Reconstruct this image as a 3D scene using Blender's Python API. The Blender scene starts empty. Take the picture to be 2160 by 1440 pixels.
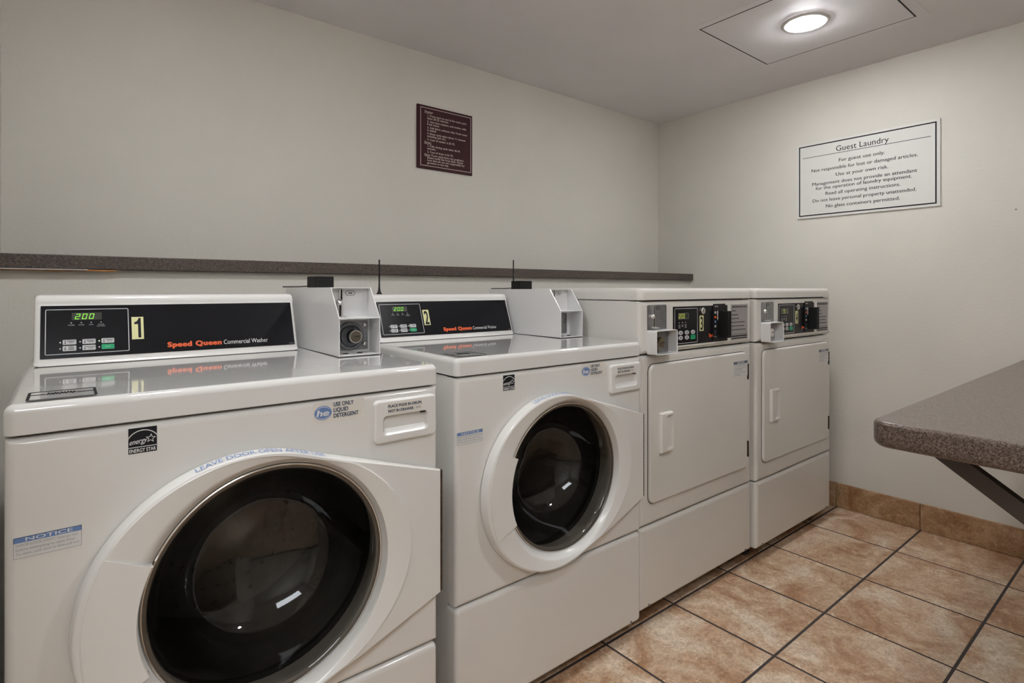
import bpy, bmesh, math, random
from mathutils import Vector, Matrix
random.seed(7)
PI = math.pi
scene = bpy.context.scene
COL = scene.collection

# ------------------------------------------------------------------ camera, world, exposure
cam_d = bpy.data.cameras.new('camera')
cam = bpy.data.objects.new('camera', cam_d)
COL.objects.link(cam)
cam.location = (0.1284, -1.0124, 1.0672)
cam.rotation_euler = (PI / 2, 0, -0.6761)
cam_d.sensor_width = 36.0
cam_d.lens = 1165.47 / 2160 * 36.0
cam_d.shift_y = -(720 - 610.17) / 2160
cam_d.clip_start = 0.02
scene.camera = cam

world = bpy.data.worlds.new('world')
scene.world = world
world.use_nodes = True
bg = world.node_tree.nodes['Background']
bg.inputs[0].default_value = (0.80, 0.88, 1.0, 1)
bg.inputs[1].default_value = 0.05

scene.view_settings.view_transform = 'Standard'
scene.view_settings.look = 'None'
scene.view_settings.gamma = 1.0
scene.view_settings.exposure = 1.5
scene.view_settings.use_curve_mapping = False
scene.cycles.use_denoising = True
scene.cycles.max_bounces = 7
scene.cycles.diffuse_bounces = 4
scene.cycles.glossy_bounces = 3
scene.cycles.transmission_bounces = 4
scene.cycles.transparent_max_bounces = 6
scene.cycles.use_adaptive_sampling = True
scene.cycles.use_light_tree = False
scene.cycles.adaptive_threshold = 0.03
scene.cycles.caustics_reflective = False
scene.cycles.caustics_refractive = False
scene.cycles.sample_clamp_indirect = 4.0

LAMP_STRENGTH = 84.0
FILL_PANEL_STRENGTH = 4.5
LAMP_COLOUR = (0.985, 0.985, 1.0, 1)

# ------------------------------------------------------------------ materials
MATS = {}


def nodes_of(m):
    m.use_nodes = True
    nt = m.node_tree
    return nt, nt.nodes['Principled BSDF']


def mat(name, col, rough=0.5, metal=0.0, spec=0.5, coat=0.0, emit=None, estr=0.0, var=0.0, vscale=8.0, bump=0.0, bscale=200.0):
    """plain surface with a little procedural colour drift and fine relief"""
    if name in MATS:
        return MATS[name]
    m = bpy.data.materials.new(name)
    nt, b = nodes_of(m)
    b.inputs['Base Color'].default_value = (*col, 1)
    b.inputs['Roughness'].default_value = rough
    b.inputs['Metallic'].default_value = metal
    b.inputs['Specular IOR Level'].default_value = spec
    b.inputs['Coat Weight'].default_value = coat
    b.inputs['Coat Roughness'].default_value = 0.06
    if emit:
        b.inputs['Emission Color'].default_value = (*emit, 1)
        b.inputs['Emission Strength'].default_value = estr
    L = nt.links.new
    tc = nt.nodes.new('ShaderNodeTexCoord')
    if var > 0:
        n = nt.nodes.new('ShaderNodeTexNoise')
        n.inputs['Scale'].default_value = vscale
        n.inputs['Detail'].default_value = 5
        L(tc.outputs['Object'], n.inputs['Vector'])
        r = nt.nodes.new('ShaderNodeValToRGB')
        r.color_ramp.elements[0].position = 0.3
        r.color_ramp.elements[1].position = 0.7
        r.color_ramp.elements[0].color = (*[c * (1 - var) for c in col], 1)
        r.color_ramp.elements[1].color = (*[min(1, c * (1 + var)) for c in col], 1)
        L(n.outputs['Fac'], r.inputs['Fac'])
        L(r.outputs['Color'], b.inputs['Base Color'])
    if bump > 0:
        n2 = nt.nodes.new('ShaderNodeTexNoise')
        n2.inputs['Scale'].default_value = bscale
        n2.inputs['Detail'].default_value = 3
        L(tc.outputs['Object'], n2.inputs['Vector'])
        bp = nt.nodes.new('ShaderNodeBump')
        bp.inputs['Strength'].default_value = bump
        bp.inputs['Distance'].default_value = 0.002
        L(n2.outputs['Fac'], bp.inputs['Height'])
        L(bp.outputs['Normal'], b.inputs['Normal'])
    MATS[name] = m
    return m


def wall_mat(name, col, specks=True):
    m = bpy.data.materials.new(name)
    nt, b = nodes_of(m)
    L = nt.links.new
    b.inputs['Roughness'].default_value = 0.55
    b.inputs['Specular IOR Level'].default_value = 0.3
    tc = nt.nodes.new('ShaderNodeTexCoord')
    n = nt.nodes.new('ShaderNodeTexNoise')
    n.inputs['Scale'].default_value = 2.2
    n.inputs['Detail'].default_value = 6
    L(tc.outputs['Object'], n.inputs['Vector'])
    r = nt.nodes.new('ShaderNodeValToRGB')
    r.color_ramp.elements[0].position = 0.3
    r.color_ramp.elements[1].position = 0.72
    r.color_ramp.elements[0].color = (*[c * 0.955 for c in col], 1)
    r.color_ramp.elements[1].color = (*[c * 1.03 for c in col], 1)
    L(n.outputs['Fac'], r.inputs['Fac'])
    out = r.outputs['Color']
    if specks:
        v = nt.nodes.new('ShaderNodeTexVoronoi')
        v.inputs['Scale'].default_value = 4.5
        L(tc.outputs['Object'], v.inputs['Vector'])
        lt = nt.nodes.new('ShaderNodeMath')
        lt.operation = 'LESS_THAN'
        lt.inputs[1].default_value = 0.014
        L(v.outputs['Distance'], lt.inputs[0])
        mx = nt.nodes.new('ShaderNodeMixRGB')
        mx.inputs['Color2'].default_value = (0.16, 0.14, 0.12, 1)
        L(lt.outputs[0], mx.inputs['Fac'])
        L(out, mx.inputs['Color1'])
        out = mx.outputs['Color']
    L(out, b.inputs['Base Color'])
    n2 = nt.nodes.new('ShaderNodeTexNoise')
    n2.inputs['Scale'].default_value = 90
    n2.inputs['Detail'].default_value = 4
    L(tc.outputs['Object'], n2.inputs['Vector'])
    bp = nt.nodes.new('ShaderNodeBump')
    bp.inputs['Strength'].default_value = 0.22
    bp.inputs['Distance'].default_value = 0.003
    L(n2.outputs['Fac'], bp.inputs['Height'])
    L(bp.outputs['Normal'], b.inputs['Normal'])
    return m


def tile_mat(name, dark, mid, pale, rough=0.42):
    m = bpy.data.materials.new(name)
    nt, b = nodes_of(m)
    L = nt.links.new
    tc = nt.nodes.new('ShaderNodeTexCoord')
    oi = nt.nodes.new('ShaderNodeObjectInfo')
    cb = nt.nodes.new('ShaderNodeCombineXYZ')
    mu = nt.nodes.new('ShaderNodeMath')
    mu.operation = 'MULTIPLY'
    mu.inputs[1].default_value = 37.0
    L(oi.outputs['Random'], mu.inputs[0])
    L(mu.outputs[0], cb.inputs[0])
    L(mu.outputs[0], cb.inputs[2])
    ad = nt.nodes.new('ShaderNodeVectorMath')
    L(tc.outputs['Object'], ad.inputs[0])
    L(cb.outputs[0], ad.inputs[1])

    def noise(scale, detail, rough_, dist=0.0):
        n = nt.nodes.new('ShaderNodeTexNoise')
        n.inputs['Scale'].default_value = scale
        n.inputs['Detail'].default_value = detail
        n.inputs['Roughness'].default_value = rough_
        n.inputs['Distortion'].default_value = dist
        L(ad.outputs[0], n.inputs['Vector'])
        return n
    big = noise(6.0, 9, 0.68, 0.8)
    r = nt.nodes.new('ShaderNodeValToRGB')
    e = r.color_ramp.elements
    e[0].position = 0.37
    e[0].color = (*dark, 1)
    e[1].position = 0.64
    e[1].color = (*pale, 1)
    k = e.new(0.50)
    k.color = (*mid, 1)
    L(big.outputs['Fac'], r.inputs['Fac'])
    fine = noise(58.0, 7, 0.75, 1.6)
    r2 = nt.nodes.new('ShaderNodeValToRGB')
    r2.color_ramp.elements[0].position = 0.36
    r2.color_ramp.elements[0].color = (0.50, 0.42, 0.35, 1)
    r2.color_ramp.elements[1].position = 0.60
    r2.color_ramp.elements[1].color = (1.08, 1.06, 1.04, 1)
    L(fine.outputs['Fac'], r2.inputs['Fac'])
    mx = nt.nodes.new('ShaderNodeMixRGB')
    mx.blend_type = 'MULTIPLY'
    mx.inputs['Fac'].default_value = 0.75
    L(r.outputs['Color'], mx.inputs['Color1'])
    L(r2.outputs['Color'], mx.inputs['Color2'])
    veins = noise(15.0, 9, 0.78, 1.6)
    r3 = nt.nodes.new('ShaderNodeValToRGB')
    r3.color_ramp.elements[0].position = 0.56
    r3.color_ramp.elements[0].color = (0, 0, 0, 1)
    r3.color_ramp.elements[1].position = 0.68
    r3.color_ramp.elements[1].color = (0.9, 0.9, 0.9, 1)
    L(veins.outputs['Fac'], r3.inputs['Fac'])
    mx2 = nt.nodes.new('ShaderNodeMixRGB')
    L(r3.outputs['Color'], mx2.inputs['Fac'])
    L(mx.outputs['Color'], mx2.inputs['Color1'])
    mx2.inputs['Color2'].default_value = (*[min(1, c * 1.06) for c in pale], 1)
    L(mx2.outputs['Color'], b.inputs['Base Color'])
    b.inputs['Roughness'].default_value = rough
    bp = nt.nodes.new('ShaderNodeBump')
    bp.inputs['Strength'].default_value = 0.35
    bp.inputs['Distance'].default_value = 0.003
    L(fine.outputs['Fac'], bp.inputs['Height'])
    L(bp.outputs['Normal'], b.inputs['Normal'])
    return m


def laminate_mat(name, dark, mid, light, rough=0.32, scale=260.0):
    m = bpy.data.materials.new(name)
    nt, b = nodes_of(m)
    L = nt.links.new
    tc = nt.nodes.new('ShaderNodeTexCoord')
    v = nt.nodes.new('ShaderNodeTexVoronoi')
    v.inputs['Scale'].default_value = scale
    L(tc.outputs['Object'], v.inputs['Vector'])
    sp = nt.nodes.new('ShaderNodeSeparateColor')
    L(v.outputs['Color'], sp.inputs[0])
    n = nt.nodes.new('ShaderNodeTexNoise')
    n.inputs['Scale'].default_value = scale * 0.4
    n.inputs['Detail'].default_value = 4
    L(tc.outputs['Object'], n.inputs['Vector'])
    mm = nt.nodes.new('ShaderNodeMath')
    mm.operation = 'MULTIPLY'
    L(sp.outputs[0], mm.inputs[0])
    L(n.outputs['Fac'], mm.inputs[1])
    r = nt.nodes.new('ShaderNodeValToRGB')
    r.color_ramp.interpolation = 'LINEAR'
    e = r.color_ramp.elements
    e[0].position = 0.05
    e[0].color = (*dark, 1)
    e[1].position = 0.52
    e[1].color = (*light, 1)
    k = e.new(0.26)
    k.color = (*mid, 1)
    L(mm.outputs[0], r.inputs['Fac'])
    L(r.outputs['Color'], b.inputs['Base Color'])
    b.inputs['Roughness'].default_value = rough
    return m


def glass_mat(name):
    """smoked door glass: mirror sheen over a dark see-through tint"""
    m = bpy.data.materials.new(name)
    m.use_nodes = True
    nt = m.node_tree
    nt.nodes.clear()
    L = nt.links.new
    o = nt.nodes.new('ShaderNodeOutputMaterial')
    tr = nt.nodes.new('ShaderNodeBsdfTransparent')
    tr.inputs[0].default_value = (0.50, 0.475, 0.44, 1)
    gl = nt.nodes.new('ShaderNodeBsdfGlossy')
    gl.inputs['Roughness'].default_value = 0.04
    gl.inputs['Color'].default_value = (0.9, 0.9, 0.9, 1)
    fr = nt.nodes.new('ShaderNodeFresnel')
    fr.inputs['IOR'].default_value = 1.52
    mx = nt.nodes.new('ShaderNodeMixShader')
    L(fr.outputs[0], mx.inputs[0])
    L(tr.outputs[0], mx.inputs[1])
    L(gl.outputs[0], mx.inputs[2])
    L(mx.outputs[0], o.inputs['Surface'])
    return m


WALL = wall_mat('wall_paint', (0.665, 0.638, 0.582))
CEIL = wall_mat('ceiling_paint', (0.86, 0.84, 0.85), specks=False)
TILE = tile_mat('floor_tile', (0.40, 0.22, 0.115), (0.585, 0.41, 0.275), (0.79, 0.68, 0.54))
TILEB = tile_mat('baseboard_tile', (0.28, 0.145, 0.065), (0.40, 0.245, 0.13), (0.52, 0.37, 0.24))
GROUT = mat('grout', (0.055, 0.043, 0.040), 0.9, var=0.2, vscale=30)
COUNTER = laminate_mat('counter_laminate', (0.040, 0.025, 0.018), (0.105, 0.075, 0.060), (0.180, 0.142, 0.122), 0.30, 620.0)
LEDGE = laminate_mat('ledge_laminate', (0.035, 0.026, 0.022), (0.062, 0.046, 0.038), (0.135, 0.105, 0.090), 0.45, 520.0)
ENAMEL = mat('white_enamel', (0.70, 0.685, 0.655), 0.20, spec=0.5, coat=0.35, var=0.012, vscale=3)
ENAMELD = mat('dryer_enamel', (0.68, 0.66, 0.62), 0.30, spec=0.5, coat=0.15, var=0.02, vscale=3)
LIDM = mat('lid_enamel', (0.70, 0.69, 0.67), 0.05, spec=0.6, coat=0.8, var=0.01, vscale=3)
PLAST = mat('white_plastic', (0.72, 0.71, 0.685), 0.24, spec=0.5, coat=0.2, var=0.01)
STEELW = mat('coin_box_enamel', (0.72, 0.715, 0.71), 0.28, spec=0.5, coat=0.2, var=0.015)
BLACKP = mat('black_overlay', (0.007, 0.007, 0.009), 0.22, spec=0.22)
BLACK = mat('black_plastic', (0.008, 0.008, 0.008), 0.5, spec=0.25, bump=0.1)
DARK = mat('dark_gap', (0.015, 0.014, 0.013), 0.8)
RUBBER = mat('rubber', (0.03, 0.03, 0.03), 0.7)
CHROME = mat('chrome', (0.80, 0.79, 0.78), 0.22, metal=1.0)
STEEL = mat('brushed_steel', (0.30, 0.30, 0.31), 0.38, metal=0.9, var=0.12, vscale=40)
LOCKM = mat('lock_metal', (0.20, 0.21, 0.23), 0.30, metal=0.9, var=0.1, vscale=60)
LOCKC = mat('lock_core_metal', (0.20, 0.18, 0.15), 0.25, metal=0.9, var=0.15, vscale=80)
BRASS = mat('lock_brass', (0.42, 0.36, 0.26), 0.28, metal=1.0)
DRUM = mat('drum_steel', (0.42, 0.40, 0.38), 0.34, metal=0.6, var=0.1, vscale=20)
GASKET = mat('gasket', (0.06, 0.06, 0.06), 0.6)
GLASS = glass_mat('door_glass')
WHITEPRINT = mat('print_white', (0.70, 0.70, 0.70), 0.5)
GREYPRINT = mat('print_grey', (0.36, 0.36, 0.36), 0.5)
BLACKPRINT = mat('print_black', (0.012, 0.012, 0.014), 0.6, spec=0.2)
BLUEPRINT = mat('print_navy', (0.022, 0.05, 0.10), 0.5)
BLUE = mat('print_blue', (0.13, 0.22, 0.44), 0.5)
BLUEG = mat('print_blue_grey', (0.11, 0.14, 0.18), 0.5)
RED = mat('print_red', (0.72, 0.10, 0.02), 0.5)
GREEN = mat('key_green', (0.0, 0.30, 0.12), 0.4)
KEYG = mat('key_grey', (0.55, 0.55, 0.56), 0.45)
STICK = mat('sticker_white', (0.66, 0.655, 0.64), 0.5)
STICKC = mat('sticker_clear', (0.69, 0.655, 0.60), 0.4)
YELLOW = mat('sticker_yellow', (0.72, 0.70, 0.36), 0.5)
LED = mat('led_green', (0.2, 0.6, 0.05), 0.5, emit=(0.30, 1.0, 0.06), estr=0.26)
LEDDOT = mat('led_dot', (0.5, 0.7, 0.4), 0.5, emit=(0.7, 1.0, 0.5), estr=0.15)
LCDBACK = mat('lcd_dark', (0.02, 0.022, 0.015), 0.3)
LCDY = mat('lcd_yellow', (0.5, 0.6, 0.05), 0.5, emit=(0.72, 0.85, 0.18), estr=0.16)
PLATE = mat('instruction_plate', (0.34, 0.32, 0.32), 0.4, metal=0.2, var=0.05)
MAROON = mat('sign_maroon', (0.040, 0.0075, 0.011), 0.55, spec=0.2, var=0.12, vscale=6)
SIGNW = mat('sign_white', (0.68, 0.67, 0.64), 0.6, spec=0.3)
SIGNTXT = mat('sign_print_cream', (0.62, 0.52, 0.46), 0.5)
BROWN = mat('brown_steel', (0.055, 0.040, 0.032), 0.5, var=0.1)
WOOD = mat('raw_particleboard', (0.36, 0.16, 0.05), 0.8, var=0.3, vscale=60)
HINGE = mat('hinge_metal', (0.085, 0.060, 0.042), 0.5, metal=0.6, var=0.3, vscale=50)
LAMPTRIM = mat('lamp_trim', (0.75, 0.74, 0.73), 0.4)
FILLPANEL = mat('fill_panel_diffuser', (0.9, 0.9, 0.9), 0.5, emit=(0.90, 0.95, 1.0), estr=FILL_PANEL_STRENGTH)
LENS = mat('lamp_lens', (0.9, 0.9, 0.9), 0.5, emit=LAMP_COLOUR[:3], estr=LAMP_STRENGTH)

for m_ in (LED, LEDDOT, LCDY):
    m_.cycles.emission_sampling = 'NONE'


# ------------------------------------------------------------------ mesh helpers
class MB:
    def __init__(self):
        self.v = []
        self.f = []

    def box(self, x0, x1, y0, y1, z0, z1):
        i = len(self.v)
        self.v += [(x0, y0, z0), (x1, y0, z0), (x1, y1, z0), (x0, y1, z0), (x0, y0, z1), (x1, y0, z1), (x1, y1, z1), (x0, y1, z1)]
        self.f += [tuple(i + k for k in q) for q in ((0, 3, 2, 1), (4, 5, 6, 7), (0, 1, 5, 4), (1, 2, 6, 5), (2, 3, 7, 6), (3, 0, 4, 7))]
        return self

    def loops(self, ls, cap0=False, cap1=False, closed=True):
        n = len(ls[0])
        i = len(self.v)
        for l in ls:
            self.v += [tuple(p) for p in l]
        m = n if closed else n - 1
        for a in range(len(ls) - 1):
            for k in range(m):
                k2 = (k + 1) % n
                self.f.append((i + a * n + k, i + a * n + k2, i + (a + 1) * n + k2, i + (a + 1) * n + k))
        if cap0:
            self.f.append(tuple(i + k for k in reversed(range(n))))
        if cap1:
            self.f.append(tuple(i + (len(ls) - 1) * n + k for k in range(n)))
        return self

    def tube(self, pts, r, seg=8, caps=True):
        pts = [Vector(p) for p in pts]
        ls = []
        for k, p in enumerate(pts):
            d = (pts[min(k + 1, len(pts) - 1)] - pts[max(k - 1, 0)]).normalized()
            a = d.cross(Vector((0, 0, 1)))
            if a.length < 0.1:
                a = d.cross(Vector((1, 0, 0)))
            a.normalize()
            b = d.cross(a)
            rr = r[k] if isinstance(r, (list, tuple)) else r
            ls.append([p + (a * math.cos(t * 2 * PI / seg) + b * math.sin(t * 2 * PI / seg)) * rr for t in range(seg)])
        return self.loops(ls, caps, caps)

    def prism(self, poly, axis, a0, a1):
        """poly: 2D points; axis 'x' (poly in y,z), 'y' (x,z) or 'z' (x,y)"""
        def P(p, t):
            return {'x': (t, p[0], p[1]), 'y': (p[0], t, p[1]), 'z': (p[0], p[1], t)}[axis]
        return self.loops([[P(p, a0) for p in poly], [P(p, a1) for p in poly]], True, True)

    def lathe_y(self, cx, cz, prof, seg=48, cap0=False, cap1=False):
        ls = [[(cx + r * math.cos(t * 2 * PI / seg), y, cz + r * math.sin(t * 2 * PI / seg)) for t in range(seg)] for r, y in prof]
        return self.loops(ls, cap0, cap1)

    def lathe_z(self, cx, cy, prof, seg=48, cap0=False, cap1=False):
        ls = [[(cx + r * math.cos(t * 2 * PI / seg), cy + r * math.sin(t * 2 * PI / seg), z) for t in range(seg)] for r, z in prof]
        return self.loops(ls, cap0, cap1)

    def mesh(self, name, bevel=0.0, seg=2, smooth=40, xf=None):
        me = bpy.data.meshes.new(name)
        v = [xf @ Vector(p) for p in self.v] if xf is not None else self.v
        me.from_pydata([tuple(p) for p in v], [], self.f)
        bm = bmesh.new()
        bm.from_mesh(me)
        bmesh.ops.remove_doubles(bm, verts=bm.verts, dist=1e-6)
        bmesh.ops.recalc_face_normals(bm, faces=bm.faces)
        if bevel > 0:
            bmesh.ops.bevel(bm, geom=[e for e in bm.edges if len(e.link_faces) == 2 and e.calc_face_angle() > 0.5], offset=bevel, segments=seg, profile=0.5, affect='EDGES', clamp_overlap=True)
        for f in bm.faces:
            f.smooth = smooth > 0
        bm.to_mesh(me)
        bm.free()
        if smooth > 0:
            me.set_sharp_from_angle(angle=math.radians(smooth))
        return me

    def build(self, name, m, parent=None, bevel=0.0, seg=2, smooth=40, xf=None, label=None):
        o = link(name, self.mesh(name, bevel, seg, smooth, xf), m, parent, label)
        if smooth > 0:
            # large flat faces stay flat beside their rounded edges
            wn = o.modifiers.new('flat_faces', 'WEIGHTED_NORMAL')
            wn.mode = 'FACE_AREA'
            wn.weight = 60
            wn.keep_sharp = True
        return o


def link(name, me, m, parent=None, label=None):
    if m is not None and len(me.materials) == 0:
        me.materials.append(m)
    o = bpy.data.objects.new(name, me)
    COL.objects.link(o)
    if parent is not None:
        o.parent = parent
    if label:
        o['label'] = label
    return o


def rr(x0, x1, z0, z1, r, n=5):
    r = max(1e-5, min(r, (x1 - x0) / 2 - 1e-5, (z1 - z0) / 2 - 1e-5))
    out = []
    for cx, cz, a in ((x1 - r, z1 - r, 0), (x0 + r, z1 - r, 90), (x0 + r, z0 + r, 180), (x1 - r, z0 + r, 270)):
        for k in range(n + 1):
            t = math.radians(a + 90 * k / n)
            out.append((cx + r * math.cos(t), cz + r * math.sin(t)))
    return out


def rloop(x0, x1, z0, z1, r, y, inset=0.0, n=5):
    return [(a, y, b) for a, b in rr(x0 + inset, x1 - inset, z0 + inset, z1 - inset, max(1e-4, r - inset), n)]


def panel(x0, x1, z0, z1, r, yf, yb, e, n=5, mb=None):
    """front plate with rounded outline r and rounded front edge e"""
    mb = mb or MB()
    ls = [rloop(x0, x1, z0, z1, r, yb, 0, n)]
    for k in range(0, 5):
        t = k / 4 * PI / 2
        ls.append(rloop(x0, x1, z0, z1, r, yf + e * (1 - math.sin(t)), e * (1 - math.cos(t)), n))
    return mb.loops(ls, True, True)


class Plane:
    """a flat place to put print on: origin, right, up, out"""
    def __init__(self, o, r, u):
        self.o = Vector(o)
        self.r = Vector(r).normalized()
        self.u = Vector(u).normalized()
        self.n = self.r.cross(self.u).normalized()

    def p(self, a, b, d=0.0):
        return self.o + self.r * a + self.u * b + self.n * d

    def mat(self, d=0.0):
        m = Matrix.Identity(4)
        for i in range(3):
            m[i][0] = self.r[i]
            m[i][1] = self.u[i]
            m[i][2] = self.n[i]
            m[i][3] = (self.o + self.n * d)[i]
        return m

    def slab(self, name, a0, a1, b0, b1, d0, d1, m, parent, r=0.0, bevel=0.0, label=None):
        """small plate lying on the plane (in-plane a,b; out of plane d)"""
        mb = MB()
        poly = rr(a0, a1, b0, b1, r, 4) if r > 0 else [(a0, b0), (a1, b0), (a1, b1), (a0, b1)]
        mb.prism(poly, 'z', d0, d1)
        return mb.build(name, m, parent, bevel=bevel, xf=self.mat(), smooth=30, label=label)

    def frame(self, name, a0, a1, b0, b1, w, d0, d1, m, parent, r=0.0, label=None):
        mb = MB()
        A, B = rr(a0, a1, b0, b1, max(r, 1e-4), 4), rr(a0 + w, a1 - w, b0 + w, b1 - w, max(r - w, 1e-4), 4)
        lo = [[(x, y, d0) for x, y in A], [(x, y, d1) for x, y in A], [(x, y, d1) for x, y in B], [(x, y, d0) for x, y in B]]
        mb.loops(lo + [lo[0]])
        return mb.build(name, m, parent, xf=self.mat(), smooth=30, label=label)

    def bars(self, name, rects, d, m, parent, label=None):
        mb = MB()
        for a0, a1, b0, b1 in rects:
            mb.box(a0, a1, b0, b1, 0, d)
        return mb.build(name, m, parent, xf=self.mat(), smooth=0, label=label)


TXT = {}


def text_raw(s, bold=0.0, shear=0.0, spacing=1.0, lh=1.0, align='LEFT'):
    key = (s, bold, shear, spacing, lh, align)
    if key not in TXT:
        c = bpy.data.curves.new('t', 'FONT')
        c.body = s
        c.size = 1.0
        c.shear = shear
        c.space_character = spacing
        c.space_line = lh
        c.align_x = align
        c.resolution_u = 3
        c.fill_mode = 'FRONT'
        o = bpy.data.objects.new('t', c)
        COL.objects.link(o)
        dg = bpy.context.evaluated_depsgraph_get()
        dg.update()
        me = bpy.data.meshes.new_from_object(o.evaluated_get(dg))
        vs, fs = [tuple(v.co) for v in me.vertices], [tuple(p.vertices) for p in me.polygons]
        if bold > 0:
            # heavier strokes: the same outline laid down again a hair to each side
            V, F = [], []
            n = 1 if bold < 0.04 else 2
            for i in range(-n, n + 1):
                for j in ((0,) if bold < 0.015 else (-0.6, 0.6)):
                    o_ = len(V)
                    z_ = 2.5e-5 * (len(V) // max(1, len(vs)))
                    V += [(x + bold * i / n, y + bold * j, z_) for x, y, z in vs]
                    F += [tuple(q + o_ for q in f) for f in fs]
            vs, fs = V, F
        TXT[key] = (vs, fs)
        bpy.data.objects.remove(o)
        bpy.data.curves.remove(c)
        bpy.data.meshes.remove(me)
    return TXT[key]


CAP = 0.70  # height of a capital at size 1


def text(name, s, pl, a, b, h, m, parent, w=None, align='LEFT', bold=0.0, shear=0.0, d=0.0006, spacing=1.0, lh=1.0, rot=0.0, fn=None, label=None):
    """print: a,b = in-plane anchor of the first baseline, h = capital height, w = width to fit"""
    v, f = text_raw(s, bold, shear, spacing, lh, align)
    k = h / CAP
    kx = k
    if w:
        xs = [p[0] for p in v]
        kx = w / (max(xs) - min(xs))
        if align == 'LEFT':
            v = [(p[0] - min(xs), p[1], p[2]) for p in v]
    me = bpy.data.meshes.new(name)
    co = []
    cr, sr = math.cos(rot), math.sin(rot)
    for p in v:
        x, y = p[0] * kx, p[1] * k
        x, y = x * cr - y * sr, x * sr + y * cr
        co.append(tuple(fn(x, y)) if fn else tuple(pl.p(a + x, b + y, d + p[2])))
    me.from_pydata(co, [], f)
    return link(name, me, m, parent, label)


def thing(name, label, cat, loc=(0, 0, 0), group=None, rotz=0.0):
    o = bpy.data.objects.new(name, None)
    COL.objects.link(o)
    o.location = loc
    o.rotation_euler = (0, 0, rotz)
    tag(o, label, cat, group)
    return o


def tag(o, label=None, cat=None, group=None, kind=None):
    if label:
        o['label'] = label
    if cat:
        o['category'] = cat
    if group:
        o['group'] = group
    if kind:
        o['kind'] = kind
    return o


def struct(name, mb, m, label=None, bevel=0.0, parent=None):
    o = mb.build(name, m, parent, bevel=bevel, smooth=30)
    o['kind'] = 'structure'
    if label:
        o['label'] = label
    return o


# ------------------------------------------------------------------ the room
XL, XR = -0.025, 3.0816
YB, YP = 1.171, 0.934      # upper wall, face of the low wall that carries the ledge
ZC = 2.129
YN = -1.34                 # wall behind the counter

struct('floor', MB().box(-1.7, XR + 0.1, -2.6, YB + 0.1, -0.05, -0.0014), GROUT, 'mottled beige and rust tiled floor with dark grout')
struct('ceiling', MB().box(-1.7, XR + 0.1, -2.6, YB + 0.1, ZC, ZC + 0.08), CEIL, 'low off-white painted ceiling')
struct('wall_back', MB().box(XL - 0.1, XR + 0.1, YB, YB + 0.1, 0, ZC), WALL, 'cream painted upper back wall behind the ledge')
struct('wall_low', MB().box(XL, XR, YP, YB, 0, 1.122), WALL, 'cream painted low wall under the ledge behind the machines')
struct('wall_right', MB().box(XR, XR + 0.1, -2.6, YB, 0, ZC), WALL, 'cream painted side wall with the white notice sign')
struct('wall_left', MB().box(XL - 0.1, XL, -0.35, YB, 0, ZC), WALL, 'cream painted end wall beside the first washer')
struct('wall_corridor', MB().box(-1.8, 1.15, -2.7, -2.6, 0, ZC), WALL, 'cream painted corridor wall')
struct('wall_corridor_end', MB().box(-1.8, -1.7, -2.6, -0.25, 0, ZC), WALL, 'cream painted corridor end wall')
struct('wall_corridor_side', MB().box(-1.7, XL - 0.1, -0.35, -0.25, 0, ZC), WALL, 'cream painted corridor side wall')
struct('wall_front_return', MB().box(1.05, 1.15, -2.6, YN - 0.1, 0, ZC), WALL, 'cream painted corridor return wall')
struct('wall_front', MB().box(1.05, XR, YN - 0.1, YN, 0, ZC), WALL, 'cream painted wall behind the folding counter')

# floor tiles, each its own piece
floor = bpy.data.objects['floor']
PT, GW = 0.343, 0.0080
AX, AY = 2.7621, -0.2342


def tile_mesh(w, d, name):
    mb = MB()
    e = 0.0028
    A = [(0, 0), (w, 0), (w, d), (0, d)]
    mb.loops([[(x, y, -0.0030) for x, y in A], [(x, y, -0.0012) for x, y in A],
              [(e * 0.4 if x == 0 else x - e * 0.4, e * 0.4 if y == 0 else y - e * 0.4, -0.0005) for x, y in A],
              [(e if x == 0 else x - e, e if y == 0 else y - e, 0.0) for x, y in A]], False, True)
    return mb.mesh(name, smooth=0)


full = tile_mesh(PT - GW, PT - GW, 'tile')
full.materials.append(TILE)
for i in range(-12, 2):
    x0 = AX + i * PT
    if x0 < -1.5 or x0 > XR:
        continue
    x1 = min(x0 + PT, XR + GW / 2 - 0.002)
    for j in range(-6, 3):
        y0 = AY + j * PT
        if y0 + PT < -2.3 or (y0 > 0.4):
            continue
        me = full if x1 - x0 > PT - 0.002 else tile_mesh(x1 - x0 - GW, PT - GW, 'tile')
        t = link('tile', me, TILE, floor)
        t.location = (x0 + GW / 2, y0 + GW / 2, random.uniform(-0.0003, 0.0003))

# tiled baseboard along the right wall
bbr = struct('baseboard_right', MB().box(XR - 0.003, XR, -2.5, YP, 0, 0.116), GROUT, 'rust brown tile skirting along the side wall')
y = AY - 6 * PT
while y < 0.8:
    y0, y1 = y, y + PT
    if y1 < -2.4:
        y = y1
        continue
    me = panel(0.0012, PT - 0.0012, 0.001, 0.1175, 0.001, 0, 0.011, 0.0015).mesh('tile', smooth=30)
    o = link('tile', me, TILEB, bbr)
    o.matrix_local = Matrix(((0, 1, 0, XR - 0.0115), (-1, 0, 0, y1), (0, 0, 1, 0), (0, 0, 0, 1)))
    y = y1

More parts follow.
